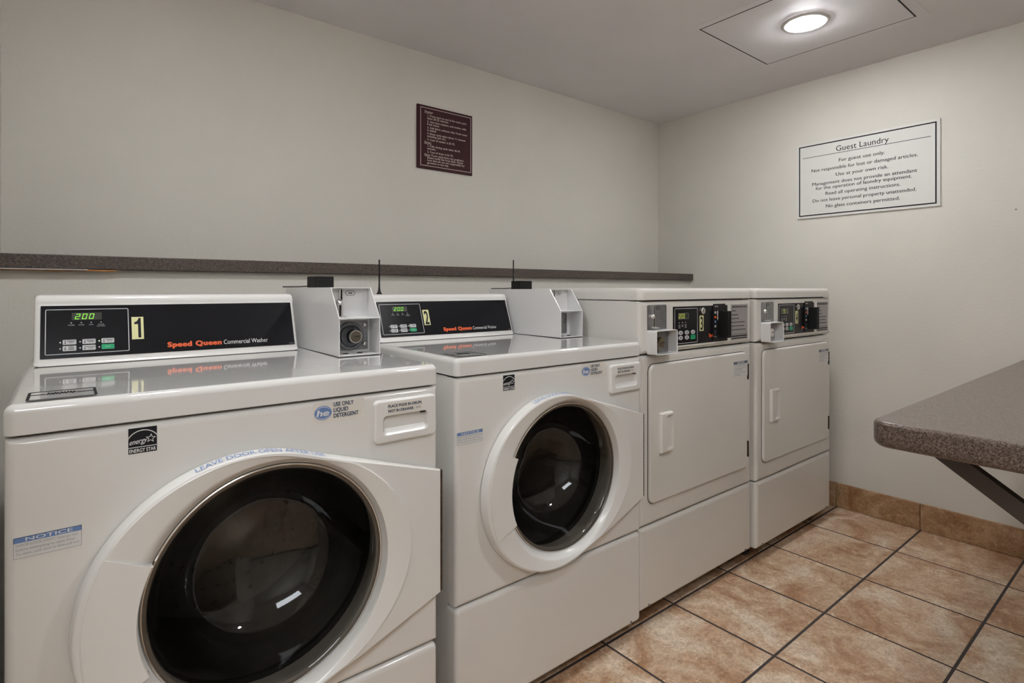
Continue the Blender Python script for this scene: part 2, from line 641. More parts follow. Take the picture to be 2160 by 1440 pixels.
# ledge on the low wall
led = struct('trim_1', MB().box(XL, XR - 0.001, 0.911, YB - 0.001, 1.1225, 1.161), LEDGE, 'long dark brown speckled laminate ledge capping the low wall', bevel=0.003)
MB().box(XL, 0.17, 0.9095, 0.9215, 1.1203, 1.1224).build('chipped_edge', STICK, led, smooth=0, label='chipped pale underlay along the ledge edge')
mb = MB()
mb.prism([(XL, 1.1222), (XL, 1.1168), (0.04, 1.1175), (0.10, 1.1165), (0.15, 1.118), (0.22, 1.1172), (0.235, 1.1200), (0.24, 1.1222)], 'y', 0.9125, 0.929)
mb.build('bare_wood', WOOD, led, smooth=0, label='bare orange-brown particleboard under the ledge end')

# ------------------------------------------------------------------ ceiling hatch, lamps and added fill lights
hat = thing('access_panel', 'square off-white ceiling access panel with a lamp in its middle', 'access panel', (2.42, -0.028, ZC))
CP = Plane((0, 0, 0), (1, 0, 0), (0, -1, 0))   # faces down
CP.frame('frame', -0.318, 0.312, -0.330, 0.330, 0.036, 0.0, 0.0016, CEIL, hat, 0.002)
CP.frame('gap', -0.2835, 0.2780, -0.2970, 0.2935, 0.0045, 0.0, 0.0018, DARK, hat, 0.002, label='dark seam round the hatch door')
CP.slab('hatch_door', -0.2780, 0.2725, -0.2915, 0.2880, 0.0, 0.0026, CEIL, hat, 0.002, bevel=0.0008)


def downlight(x, y, label, z):
    t = thing('ceiling_light', label, 'light', (x, y, z), 'recessed ceiling lights')
    m = MB().lathe_z(0, 0, [(0.060, -0.0005), (0.062, -0.004), (0.074, -0.006), (0.084, -0.004), (0.088, 0.0)], 56)
    m.build('trim_ring', LAMPTRIM, t)
    m = MB().lathe_z(0, 0, [(0.0605, -0.001), (0.059, -0.006), (0.052, -0.0115), (0.038, -0.0160), (0.018, -0.0185), (0.0005, -0.0190)], 48, True, True)
    m.build('lens', LENS, t, smooth=60)
    return t


downlight(2.409, -0.03, 'round glowing ceiling light set in the access panel', ZC - 0.0035)
downlight(0.36, -0.05, 'round glowing ceiling light above the washers', ZC)
downlight(1.50, -0.98, 'added round glowing fill light above the folding counter', ZC)  # unseen light added to brighten the dryer fronts and the counter

tf = thing('added_fill_panel', 'added rectangular glowing fill panel in the unseen corridor ceiling', 'light', (-0.45, -1.75, ZC))  # glowing panel added behind the camera as fill for the machine fronts
TP = Plane((0, 0, 0), (1, 0, 0), (0, -1, 0))
TP.frame('frame', -0.62, 0.62, -0.32, 0.32, 0.025, 0.0, 0.010, LAMPTRIM, tf, 0.003)
TP.slab('diffuser', -0.595, 0.595, -0.295, 0.295, 0.0, 0.006, FILLPANEL, tf)

# ------------------------------------------------------------------ wall signs
s = thing('wall_sign', 'maroon instruction sign with cream lettering on the back wall', 'sign', (1.334, YB, 1.6095), 'wall signs')
SP = Plane((0, 0, 0), (1, 0, 0), (0, 0, 1))
SP.slab('board', 0, 0.296, 0, 0.283, 0.0, 0.009, MAROON, s, 0.002, bevel=0.0012)
SP.frame('border', 0.016, 0.290 - 0.002, 0.012, 0.273, 0.0022, 0.009, 0.0096, SIGNTXT, s)
lines = [(0.036, 'Washer:', 1), (0.050, '1. From start to end of the wash cycle', 0), (0.050, 'takes 20-25 minutes.', 0),
         (0.050, '2. Unit then empties, and washer adds', 0), (0.050, 'fresh water.', 0),
         (0.050, '3. Add fabric softener after fresh water', 0), (0.050, 'is added.', 0),
         (0.050, '4. Rinse cycle takes about 11 minutes', 0), (0.050, 'including spin dry.', 0),
         (0.050, '5. Cost of washer is $1.75.', 0), (0.036, 'Dryer:', 1), (0.050, '1. Fully drying cycle takes 40-45', 0),
         (0.050, 'minutes.', 0), (0.050, '2. Cost of dryer is $1.75.', 0), (0.036, 'Note: If you experience any problems,', 0),
         (0.050, 'please notify the front desk. Please', 0), (0.050, 'note that we are not responsible for', 0), (0.050, 'garments in any way.', 0)]
zl = 0.2515
gaps = [0.0, .0165, .0118, .0150, .0118, .0150, .0118, .0150, .0118, .0150, .0140, .0148, .0118, .0148, .0140, .0118, .0118, .0118]
for (a, t_, u_), g in zip(lines, gaps):
    zl -= g
    text('lettering', t_, SP, a, zl, 0.0090, SIGNTXT, s, d=0.0094, bold=0.012, spacing=1.05)
    if u_:
        SP.bars('underline', [(a, a + 0.038, zl - 0.0030, zl - 0.0021)], 0.0095, SIGNTXT, s)
SP.bars('underline', [(0.036, 0.036 + 0.024, zl + 0.0354 - 0.0030, zl + 0.0354 - 0.0021)], 0.0095, SIGNTXT, s)

s = thing('wall_sign', 'white notice sign with black border and black lettering on the side wall', 'sign', (XR, 0.2975, 1.4300), 'wall signs')
SP = Plane((0, 0, 0), (0, -1, 0), (0, 0, 1))
SW, SH = 0.604, 0.380
SP.slab('board', 0, SW, 0, SH, 0.0, 0.007, SIGNW, s, 0.001, bevel=0.001)
SP.frame('border', 0.010, SW - 0.013, 0.011, SH - 0.011, 0.0055, 0.007, 0.0076, BLACKPRINT, s)
SP.bars('rule', [(0.028, SW - 0.034, 0.307, 0.3092)], 0.0076, BLACKPRINT, s)
text('lettering', 'Guest Laundry', SP, SW / 2 - 0.004, 0.3165, 0.0270, BLACKPRINT, s, w=0.224, align='CENTER', d=0.0076)
for t_, bz, w_ in (('For guest use only.', 0.2640, 0.196), ('Not responsible for lost or damaged articles.', 0.2300, 0.451),
                   ('Use at your own risk.', 0.1960, 0.224), ('Management does not provide an attendant', 0.1610, 0.445),
                   ('for the operation of laundry equipment.', 0.1380, 0.409), ('Read all operating instructions.', 0.1080, 0.318),
                   ('Do not leave personal property unattended.', 0.0770, 0.440), ('No glass containers permitted.', 0.0450, 0.314)):
    text('lettering', t_, SP, SW / 2 - 0.005, bz, 0.0162, BLACKPRINT, s, w=w_, align='CENTER', d=0.0076, bold=0.008)

# ------------------------------------------------------------------ washers
DCX, DCZ = 0.310, 0.563          # centre of the door outline
DRA, DRB = 0.240, 0.231          # its half width and half height
GCX, GCZ, GR = 0.352, 0.563, 0.197   # glass


def _hull():
    pts = [(DRA * math.cos(k * PI / 180), DRB * math.sin(k * PI / 180)) for k in range(360)]
    pts += [(0.683 - DCX, 0.6877 - DCZ), (0.683 - DCX, 0.430 - DCZ)]
    pts.sort()

    def half(ps):
        h = []
        for p in ps:
            while len(h) > 1 and (h[-1][0] - h[-2][0]) * (p[1] - h[-2][1]) - (h[-1][1] - h[-2][1]) * (p[0] - h[-2][0]) <= 0:
                h.pop()
            h.append(p)
        return h
    return half(pts)[:-1] + half(pts[::-1])[:-1]


HULL = _hull()


def door_outline(t):
    """distance of the door outline at angle t: a disc drawn out to a hinge edge at the +x side"""
    c, s = math.cos(t), math.sin(t)
    best = 0.2
    for (ax, ay), (bx, by) in zip(HULL, HULL[1:] + HULL[:1]):
        ex, ey = bx - ax, by - ay
        den = c * ey - s * ex
        if abs(den) < 1e-12:
            continue
        r = (ax * ey - ay * ex) / den
        q = (c * ay - s * ax) / -den if False else ((r * c - ax) * ex + (r * s - ay) * ey) / (ex * ex + ey * ey)
        if r > 0 and -1e-6 <= q <= 1 + 1e-6:
            best = max(best, r)
    return best


def disc_outline(t):
    c, s = math.cos(t), math.sin(t)
    a = DRA if c < 0 else 0.300
    return 1 / math.sqrt((c / a) ** 2 + (s / DRB) ** 2)


def build_door(parent):
    N = 160
    ang = [k * 2 * PI / N for k in range(N)]
    for pz in (0.6877 - DCZ, 0.430 - DCZ):
        c = math.atan2(pz, 0.683 - DCX) % (2 * PI)
        j = min(range(N), key=lambda k: min(abs(ang[k] - c), 2 * PI - abs(ang[k] - c)))
        ang[j] = c
    RO = [door_outline(t) for t in ang]
    RD = [min(disc_outline(t), RO[k] - 0.0005) for k, t in enumerate(ang)]

    def ring(cx, cz, r, y):
        return [(cx + r * math.cos(t), y, cz + r * math.sin(t)) for t in ang]

    def outer(R_, off, y, yf=None):
        l = []
        for k, t in enumerate(ang):
            if yf is None:
                yy = y
            else:
                f = min(1.0, max(0.0, (DCX + R_[k] * math.cos(t) - 0.50) / 0.183))
                yy = (-0.0262 + 0.0145 * f) * yf
            l.append((DCX + (R_[k] - off) * math.cos(t), yy, DCZ + (R_[k] - off) * math.sin(t)))
        return l

    def mix(A, B, f, y):
        return [(p[0] + (q[0] - p[0]) * f, y, p[2] + (q[2] - p[2]) * f) for p, q in zip(A, B)]
    lip = ring(0.3455, 0.5630, 0.2105, -0.0205)
    rim = outer(RD, 0.0, -0.0275)
    ls = [ring(GCX, GCZ, 0.1890, 0.001), ring(GCX, GCZ, 0.1985, -0.001), ring(GCX, GCZ, 0.1995, -0.003), ring(0.349, 0.563, 0.2050, -0.0140), lip,
          mix(lip, rim, 0.10, -0.0220), mix(lip, rim, 0.45, -0.0250), mix(lip, rim, 0.78, -0.0272), outer(RD, 0.0072, -0.0275), outer(RD, 0.0048, 0, 1.0),
          outer(RO, 0.0042, 0, 0.995), outer(RO, 0.0024, 0, 0.90), outer(RO, 0.0006, 0, 0.50), outer(RO, 0.0, 0, 0.22), outer(RO, 0.0, -0.0022), outer(RO, 0.012, -0.0022)]
    d = MB().loops(ls).build('door', PLAST, parent, smooth=32)
    # flat grip plate at the opening side
    gl = []
    NA = 20
    HCX, HCZ = 0.3455, 0.5630
    for (r, y) in ((0.197, -0.010), (0.1955, -0.0235), (0.1970, -0.0262), (0.2060, -0.0275), (0.2620, -0.0287), (0.2660, -0.0270)):
        row = []
        for k in range(NA + 1):
            a = math.radians(180 - 26 + 49 * k / NA)
            rr_ = r if r < 0.25 else min(r, 0.262)
            row.append((HCX + rr_ * math.cos(a), y if r < 0.265 else y + 0.002, HCZ + rr_ * math.sin(a)))
        gl.append(row)
    m = MB().loops(gl, closed=False)
    # end walls of the grip
    n = NA + 1
    for col in (0, NA):
        i = len(m.v)
        pts = [gl[r_][col] for r_ in range(6)]
        m.v += [tuple(p) for p in pts] + [(p[0], -0.008, p[2]) for p in pts]
        for r_ in range(5):
            m.f.append((i + r_, i + r_ + 1, i + 6 + r_ + 1, i + 6 + r_))
    m.build('door_handle', PLAST, d, smooth=35)
    # glass bowl and its trim
    MB().lathe_y(GCX, GCZ, [(0.1988, -0.001), (0.1984, -0.0042), (0.1968, -0.0050), (0.1955, -0.0045), (0.1950, -0.0010)], 112).build('glass_trim', CHROME, d, label='thin bright ring round the glass')
    MB().lathe_y(GCX, GCZ, [(0.1952, -0.0025), (0.1930, -0.0030), (0.1890, -0.0020), (0.1845, 0.004), (0.1800, 0.020), (0.1735, 0.048), (0.1630, 0.078),
                            (0.1460, 0.106), (0.1220, 0.128), (0.0900, 0.144), (0.0500, 0.153), (0.0200, 0.156), (0.0004, 0.1565)], 112).build('door_glass', GLASS, d, smooth=80, label='smoked glass bowl')
    # hinge strip
    m = MB()
    z = 0.432
    while z < 0.685:
        m.box(0.6815, 0.6870, -0.0085, 0.004, z, min(0.686, z + 0.0102))
        z += 0.0112
    m.build('hinge', HINGE, d, smooth=0, label='brown knuckled hinge strip')

    # curved print along the upper flank
    def bend(x, y):
        t = math.radians(111) - x / 0.236
        f_ = y / 0.0110
        R_ = door_outline(t)
        f = min(1.0, max(0.0, (DCX + R_ * math.cos(t) - 0.50) / 0.183))
        y0 = (-0.0262 + 0.0145 * f) * 0.88
        y1 = (-0.0262 + 0.0145 * f) * 0.36
        r = R_ + 0.0012 - 0.0022 * (1 - f_)
        return (DCX + r * math.cos(t), y0 + (y1 - y0) * f_, DCZ + r * math.sin(t))
    text('lettering', 'LEAVE DOOR OPEN AFTER USE', None, 0, 0, 0.0110, BLUE, d, w=0.215, fn=bend)
    return d


def energy_sticker(parent, pl, a, b):
    st = pl.slab('energy_sticker', a, a + 0.0365, b, b + 0.0385, 0.0, 0.0004, BLACKPRINT, parent, label='black and white energy emblem sticker')
    A = 0.0006
    # arc
    pts_o, pts_i = [], []
    cx, cz, R = a + 0.0185, b + 0.0125, 0.0222
    for k in range(25):
        t = math.radians(32 + (152 - 32) * k / 24)
        for lst, r in ((pts_o, R), (pts_i, R - 0.0013)):
            x = min(max(cx + r * math.cos(t), a + 0.0003), a + 0.0362)
            lst.append((x, cz + r * math.sin(t) * 1.02, A))
    MB().loops([pts_i, pts_o], closed=False).build('arc', WHITEPRINT, st, smooth=0, xf=pl.mat())
    pl.bars('rule', [(a + 0.0003, a + 0.0362, b + 0.0088, b + 0.0098)], A, WHITEPRINT, st)
    text('lettering', 'ENERGY STAR', pl, a + 0.0012, b + 0.0016, 0.0054, WHITEPRINT, st, w=0.0340, bold=0.02, d=A)
    text('script', 'energy', pl, a + 0.0014, b + 0.0135, 0.0080, WHITEPRINT, st, w=0.0235, shear=0.5, d=A, bold=0.01, rot=0.10)
    m = MB()
    sx, sz = a + 0.0285, b + 0.0205
    O, I = [], []
    for k in range(10):
        t = PI / 2 + k * PI / 5 - 0.08
        r = 0.0072 if k % 2 == 0 else 0.0031
        O.append((sx + r * math.cos(t), sz + r * math.sin(t), A + 0.0001))
        I.append((sx + r * 0.70 * math.cos(t), sz + r * 0.70 * math.sin(t), A + 0.0001))
    m.loops([I, O])
    m.build('star', WHITEPRINT, st, smooth=0, xf=pl.mat())


def seven_seg(name, digits, pl, a, b, w, h, th, gap, m, parent, slant=0.2, d=0.0009):
    """one lit digit per object"""
    SEG = {'0': 'abcdef', '2': 'abged', '1': 'bc', '5': 'afgcd', '7': 'abc', '-': 'g'}
    for k, ch in enumerate(digits):
        ox = a + k * (w + gap)
        mb = MB()

        def bar(x0, y0, x1, y1):
            i = len(mb.v)
            for (x, y) in ((x0, y0), (x1, y0), (x1, y1), (x0, y1)):
                mb.v.append((ox + x + slant * y, b + y, 0))
            mb.f.append((i, i + 1, i + 2, i + 3))
        g = th * 0.35
        for s_ in SEG.get(ch, ''):
            if s_ == 'a':
                bar(g, h - th, w - g, h)
            if s_ == 'd':
                bar(g, 0, w - g, th)
            if s_ == 'g':
                bar(g, h / 2 - th / 2, w - g, h / 2 + th / 2)
            if s_ == 'f':
                bar(0, h / 2 + g, th, h - g)
            if s_ == 'e':
                bar(0, g, th, h / 2 - g)
            if s_ == 'b':
                bar(w - th, h / 2 + g, w, h - g)
            if s_ == 'c':
                bar(w - th, g, w, h / 2 - g)
        if mb.f:
            mb.build(name, m, parent, smooth=0, xf=pl.mat(d))


def disc(name, pl, a, b, r, d0, d1, m, parent, seg=14, rz=1.0):
    mb = MB()
    mb.prism([(a + r * math.cos(k * 2 * PI / seg), b + r * rz * math.sin(k * 2 * PI / seg)) for k in range(seg)], 'z', d0, d1)
    return mb.build(name, m, parent, xf=pl.mat(), smooth=30)


def front_panel_with_hole(parent, x0, x1, z0, z1, R, e=0.012):
    N = 144
    cx, cz = GCX, GCZ
    ang = [k * 2 * PI / N for k in range(N)]
    for (px, pz) in ((x0, z0), (x1, z0), (x0, z1), (x1, z1)):
        t = math.atan2(pz - cz, px - cx) % (2 * PI)
        j = min(range(N), key=lambda k: min(abs(ang[k] - t), 2 * PI - abs(ang[k] - t)))
        ang[j] = t

    def rect(ins, y):
        l = []
        for t in ang:
            c_, s_ = math.cos(t), math.sin(t)
            k = 1e9
            if c_ > 1e-9:
                k = min(k, (x1 - cx) / c_)
            if c_ < -1e-9:
                k = min(k, (x0 - cx) / c_)
            if s_ > 1e-9:
                k = min(k, (z1 - cz) / s_)
            if s_ < -1e-9:
                k = min(k, (z0 - cz) / s_)
            X, Z = cx + k * c_, cz + k * s_
            X = min(max(X, x0 + ins), x1 - ins)
            Z = min(max(Z, z0 + ins), z1 - ins)
            l.append((X, y, Z))
        return l
    ls = [[(cx + R * math.cos(t), 0.05, cz + R * math.sin(t)) for t in ang], [(cx + R * math.cos(t), 0.0, cz + R * math.sin(t)) for t in ang]]
    ls += [rect(e, 0.0), rect(e * 0.617, e * 0.076), rect(e * 0.293, e * 0.293), rect(e * 0.076, e * 0.617), rect(0, e), rect(0, 0.04)]
    return MB().loops(ls).build('front_panel', ENAMEL, parent, smooth=30)


HP = Plane((0, 0.443, 0.922), (1, 0, 0), (0, 0.042, 0.114))   # sloping face of the control hood
FP = Plane((0, 0, 0), (1, 0, 0), (0, 0, 1))                   # machine front


def build_washer(loc, label, number, dz, notice_x, notice_z):
    t = thing('washing_machine', label, 'washer', (loc[0], loc[1], dz), 'front loading washers')
    W = 0.683
    # cabinet
    m = MB()
    m.box(0.004, 0.006, 0.042, 0.69, 0.045, 0.863)
    m.box(0.677, 0.679, 0.042, 0.69, 0.045, 0.863)
    m.box(0.004, 0.679, 0.688, 0.69, 0.045, 0.863)
    m.box(0.004, 0.679, 0.040, 0.69, 0.045, 0.050)
    m.build('cabinet', ENAMEL, t, smooth=0)
    MB().box(0.010, 0.673, 0.020, 0.034, 0.862, 0.8665).build('top_gap', DARK, t, smooth=0)
    # lid: flat top that falls a touch to the front, soft edges
    mb = MB()
    ls = []
    z0 = 0.8665
    for k, (ins, z) in enumerate([(0.0015, z0), (0, z0 + 0.0015), (0, 0.898), (0.0009, 0.9025), (0.0035, 0.9065), (0.0075, 0.9092), (0.012, 0.9100)]):
        l = []
        for x, y in rr(0 + ins, W - ins, -0.001 + ins, 0.692 - ins, max(0.002, 0.014 - ins), 5):
            l.append((x, y, z + (0.0035 * min(1, y / 0.45) - 0.001 if k > 1 else 0)))
        ls.append(l)
    mb.loops(ls, True, True)
    mb.build('lid', LIDM, t, smooth=40)
    front_panel_with_hole(t, 0.0015, W - 0.0015, 0.3245, 0.8625, 0.199)
    panel(0.0015, W - 0.0015, 0.046, 0.3205, 0.014, 0.0, 0.04, 0.012).build('lower_panel', ENAMEL, t)
    MB().box(0.012, W - 0.012, 0.022, 0.036, 0.319, 0.327).build('seam', DARK, t, smooth=0)
    for sx in (0.05, 0.635):
        MB().lathe_y(sx, 0.056, [(0.0045, 0.002), (0.0045, -0.0010), (0.0030, -0.0022), (0.0003, -0.0024)], 14).build('screw', STEEL, t)
    for sx in (0.05, W - 0.05):
        for sy in (0.07, 0.63):
            MB().lathe_z(sx, sy, [(0.02, -dz), (0.021, 0.012), (0.008, 0.014), (0.008, 0.048)], 18, True, True).build('foot', RUBBER, t)
    # tub behind the glass
    m = MB().lathe_y(GCX, GCZ, [(0.199, 0.0), (0.202, 0.04), (0.196, 0.060), (0.206, 0.075), (0.206, 0.085)], 72)
    m.build('gasket', GASKET, t)
    m = MB().lathe_y(GCX, GCZ, [(0.206, 0.085), (0.255, 0.092), (0.262, 0.110), (0.262, 0.40), (0.250, 0.425), (0.12, 0.440), (0.09, 0.430), (0.0005, 0.428)], 72)
    for k in range(3):
        a = math.radians(100 + 120 * k)
        c_, s_ = math.cos(a), math.sin(a)
        pts = []
        for yy in (0.125, 0.385):
            base = [(0.262, -0.035), (0.225, -0.012), (0.222, 0.0), (0.225, 0.012), (0.262, 0.035)]
            pts.append([(GCX + r * c_ - q * s_, yy, GCZ + r * s_ + q * c_) for r, q in base])
        m.loops(pts, True, True)
    # rows of drum holes as small raised rims
    for k in range(36):
        a = 2 * PI * k / 36
        for rr_ in (0.15, 0.19, 0.225):
            cx, cz = GCX + rr_ * math.cos(a + rr_ * 9), GCZ + rr_ * math.sin(a + rr_ * 9)
            m.loops([[(cx + 0.004 * math.cos(q * PI / 3), 0.4285 - (rr_ - 0.15) * 0.08, cz + 0.004 * math.sin(q * PI / 3)) for q in range(6)],
                     [(cx + 0.0025 * math.cos(q * PI / 3), 0.4265 - (rr_ - 0.15) * 0.08, cz + 0.0025 * math.sin(q * PI / 3)) for q in range(6)]], True, True)
    m.build('drum', DRUM, t, smooth=40, label='steel drum inside')
    build_door(t)

    # soap drawer with a scooped grip
    x0, x1, z0, z1 = 0.5340, 0.6730, 0.7640, 0.8490
    ins = [rloop(x0, x1, z0, z1, 0.010, 0.004)]
    for k in range(4):
        a = k / 3 * PI / 2
        ins.append(rloop(x0, x1, z0, z1, 0.010, -0.009 + 0.005 * (1 - math.sin(a)), 0.005 * (1 - math.cos(a))))
    ins.append(rloop(0.551, 0.652, 0.7790, 0.8180, 0.008, -0.009))
    ins.append(rloop(0.552, 0.651, 0.7795, 0.8175, 0.008, -0.0078))
    sc = rloop(0.560, 0.646, 0.7830, 0.8160, 0.007, 0.012)
    ins.append([(x, -0.0065 + 0.026 * (z - 0.783) / 0.033, z) for x, y, z in sc])
    drawer = MB().loops(ins, False, True).build('soap_drawer', PLAST, t, smooth=45)
    FP.slab('pocket_notch', 0.636, 0.6460, 0.8140, 0.8175, 0.004, 0.0084, DARK, drawer)
    FP.slab('sticker', 0.5605, 0.6385, 0.8200, 0.8420, 0.009, 0.0094, STICKC, drawer, 0.001)
    text('lettering', 'PLACE PODS IN DRUM,', FP, 0.562, 0.8335, 0.0053, BLUEPRINT, drawer, w=0.075, bold=0.03, d=0.0097)
    text('lettering', 'NOT IN DRAWER', FP, 0.562, 0.8240, 0.0053, BLUEPRINT, drawer, w=0.056, bold=0.03, d=0.0097)
    text('lettering', '8700', FP, 0.6265 - 0.003, 0.8252, 0.0034, GREYPRINT, drawer, w=0.010, bold=0.02, d=0.0097)
    # detergent sticker
    he = FP.slab('detergent_sticker', 0.4175, 0.516, 0.8215, 0.8585, 0.0, 0.0003, STICKC, t, 0.001, label='clear sticker with a blue oval mark')
    disc('oval', FP, 0.4360, 0.8395, 0.0160, 0.0003, 0.0005, BLUE, he, 40, 0.82)
    mbr = MB()
    for sg, r0 in ((1, 0.0158), (-1, 0.0158)):
        A_, B_ = [], []
        for k in range(17):
            a = math.radians(20 + 140 * k / 16) * sg
            w_ = 0.0014 * math.sin(PI * k / 16)
            A_.append((0.4360 + (r0 - 0.0016) * math.cos(a), 0.8395 + 0.82 * (r0 - 0.0016) * math.sin(a), 0.0006))
            B_.append((0.4360 + (r0 - 0.0016 - w_) * math.cos(a), 0.8395 + 0.82 * (r0 - 0.0016 - w_) * math.sin(a), 0.0006))
        mbr.loops([A_, B_], closed=False)
    mbr.build('swoosh', WHITEPRINT, he, smooth=0, xf=FP.mat())
    text('script', 'he', FP, 0.4235, 0.8340, 0.0112, WHITEPRINT, he, w=0.0235, bold=0.03, d=0.0007, shear=0.15)
    for s_, b_, w_ in (('USE ONLY', 0.8490, 0.0390), ('LIQUID', 0.8385, 0.0285), ('DETERGENT', 0.8280, 0.0490)):
        text('lettering', s_, FP, 0.4555, b_, 0.0075, BLUEPRINT, he, w=w_, bold=0.028, d=0.0006)
    energy_sticker(t, FP, 0.1405, 0.8180)
    # door lock notice
    nx, nz = notice_x, notice_z
    no = FP.slab('notice_sticker', nx, nx + 0.0735, nz, nz + 0.0290, 0.0, 0.0003, STICK, t, 0.0005, label='white notice sticker with a blue header')
    FP.frame('border', nx, nx + 0.0735, nz, nz + 0.0290, 0.0005, 0.0003, 0.0006, GREYPRINT, no)
    FP.slab('header', nx, nx + 0.0735, nz + 0.0215, nz + 0.0290, 0.0003, 0.0006, BLUE, no)
    text('lettering', 'NOTICE', FP, nx + 0.0125, nz + 0.0228, 0.0050, WHITEPRINT, no, w=0.051, d=0.0008, bold=0.01)
    for k, (s_, w_) in enumerate((('DOOR LOCK LIGHT must go out', 0.0665), ('before attempting to open door.', 0.0645), ('To open, push door in then pull out.', 0.0690))):
        text('lettering', s_, FP, nx + 0.0025, nz + 0.0162 - k * 0.0058, 0.0036, GREYPRINT, no, w=w_, d=0.0006, bold=0.01)

    # control hood
    prof = [(0.437, 0.9125), (0.4415, 0.9165), (0.443, 0.922), (0.4830, 1.0305), (0.4822, 1.0400), (0.4830, 1.0470), (0.4870, 1.0530), (0.4950, 1.0560), (0.600, 1.0560), (0.610, 1.052), (0.612, 0.9125)]
    hood = MB()
    hx0, hx1, e = 0.0150, 0.5310, 0.010
    hood.loops([[(x, yy + (0.0 if abs(sh) < 1e-9 else sh * (0.515 - yy) * 0.18), zz + sh * (0.985 - zz) * 0.14) for yy, zz in prof]
                for x, sh in ((hx0, 0.55), (hx0 + 0.0012, 0.30), (hx0 + 0.004, 0.10), (hx0 + e, 0), (hx1 - e, 0), (hx1 - 0.004, 0.10), (hx1 - 0.0012, 0.30), (hx1, 0.55))], True, True)
    h = hood.build('control_hood', PLAST, t, smooth=50)
    MB().box(hx0 + 0.004, hx1 - 0.004, 0.4395, 0.612, 0.9105, 0.9130).build('hood_gasket', DARK, h, smooth=0)
    HP.slab('face_panel', 0.0252, 0.5235, 0.0045, 0.1178, 0.0, 0.0010, BLACKP, h, 0.0015)
    HP.frame('outline', 0.0325, 0.1737, 0.0122, 0.1098, 0.0014, 0.001, 0.0013, KEYG, h, 0.003)
    HP.slab('display_window', 0.0755, 0.1260, 0.0855, 0.1015, 0.001, 0.0012, LCDBACK, h, 0.0005)
    seven_seg('display_digit', '200', HP, 0.0800, 0.0872, 0.0078, 0.0120, 0.0013, 0.0040, LED, h, slant=0.2, d=0.0014)
    for a, s_ in ((0.0745, 'WASH'), (0.0911, 'RINSE'), (0.1078, 'SPIN'), (0.1246, 'DOOR\nLOCKED')):
        disc('indicator', HP, a, 0.0794, 0.0013, 0.001, 0.0016, GREYPRINT, h)
        text('lettering', s_, HP, a, 0.0732, 0.0026, GREYPRINT, h, align='CENTER', d=0.0013, bold=0.01, lh=0.95)
    for r_, (z0_, z1_) in enumerate(((0.0325, 0.0428), (0.0190, 0.0297))):
        for c_, (a0, a1) in enumerate(((0.0605, 0.0828), (0.0927, 0.1149), (0.1248, 0.1470))):
            g = (r_ == 1 and c_ == 2)
            HP.slab('button', a0, a1, z0_, z1_, 0.001, 0.0022, GREEN if g else KEYG, h, 0.0016, label='green start key' if g else None)
            disc('indicator', HP, a0 - 0.0038, (z0_ + z1_) / 2, 0.0014, 0.001, 0.0017, LEDDOT if (r_ == 0 and c_ == 2) else KEYG, h)
            if not g:
                s_ = (('NORMAL\nHOT', 'NORMAL\nWARM', 'NORMAL\nCOLD'), ('PERM\nPRESS\nWARM', 'DELICATES\nCOLD', ''))[r_][c_]
                nl = s_.count('\n')
                text('lettering', s_, HP, (a0 + a1) / 2 + 0.0028, z0_ + (0.0060 if nl == 1 else 0.0075), 0.0023, BLACKPRINT, h, align='CENTER', d=0.0024, bold=0.02, lh=0.9)
                HP.bars('thermometer', [(a0 + 0.0036, a0 + 0.0046, z0_ + 0.0026, z0_ + 0.0086), (a0 + 0.0032, a0 + 0.0050, z0_ + 0.0018, z0_ + 0.0036)], 0.0025, BLACKPRINT, h)
            else:
                text('lettering', 'START', HP, (a0 + a1) / 2, z0_ + 0.0042, 0.0024, LEDDOT if False else KEYG, h, align='CENTER', d=0.0024)
    st = HP.slab('number_sticker', 0.1788, 0.2008, 0.0375, 0.0888, 0.001, 0.0014, YELLOW, h)
    if number == '1':
        nm = MB()
        nm.prism([(0.1905, 0.0410), (0.1958, 0.0410), (0.1958, 0.0862), (0.1918, 0.0862), (0.1905, 0.0820), (0.1880, 0.0785), (0.1838, 0.0765), (0.1838, 0.0718), (0.1905, 0.0725)], 'z', 0.0014, 0.0019)
        nm.build('lettering', BLACKPRINT, h, smooth=0, xf=HP.mat())
    else:
        text('lettering', number, HP, 0.1898, 0.0405, 0.0440, BLACKPRINT, h, align='CENTER', d=0.0018, bold=0.02, w=0.0150)
    text('lettering', 'Speed Queen', HP, 0.2445, 0.0155, 0.0112, RED, h, w=0.1105, bold=0.055, d=0.0016, spacing=1.12)
    text('lettering', 'Commercial Washer', HP, 0.3595, 0.0152, 0.0108, WHITEPRINT, h, w=0.0995, d=0.0016)
    text('lettering', '805302', HP, 0.5095, 0.0075, 0.0020, GREYPRINT, h, w=0.011, d=0.0014)

    # label lying on the lid
    LP = Plane((0, 0, 0.9106), (1, 0, 0), (0, 1, 0))
    lb = LP.slab('lid_label', 0.0230, 0.1040, 0.014, 0.094, 0.0, 0.0003, LIDM, t, 0.003, label='clear label with a heavy black border lying on the lid')
    LP.frame('border', 0.0230, 0.1040, 0.014, 0.094, 0.0035, 0.0004, 0.0008, BLACKPRINT, lb, 0.006)
    LP.bars('rule', [(0.0265, 0.0440, 0.060, 0.063)], 0.0009, BLACKPRINT, lb)
    LP.bars('rule', [(0.0800, 0.1005, 0.060, 0.063)], 0.0009, BLACKPRINT, lb)
    zz = []
    for k in range(19):
        zz.append((0.0455 + 0.0330 * k / 18, 0.0615 + (0.011 if k % 2 else -0.009) * (0.7 + 0.3 * math.sin(k * 1.7)), 0.0012))
    MB().tube(zz, 0.0007, 5).build('scribble', BLACKPRINT, lb, xf=LP.mat())

    # coin box beside the hood
    bx0, bx1, wt = 0.5535, 0.6555, 0.0022
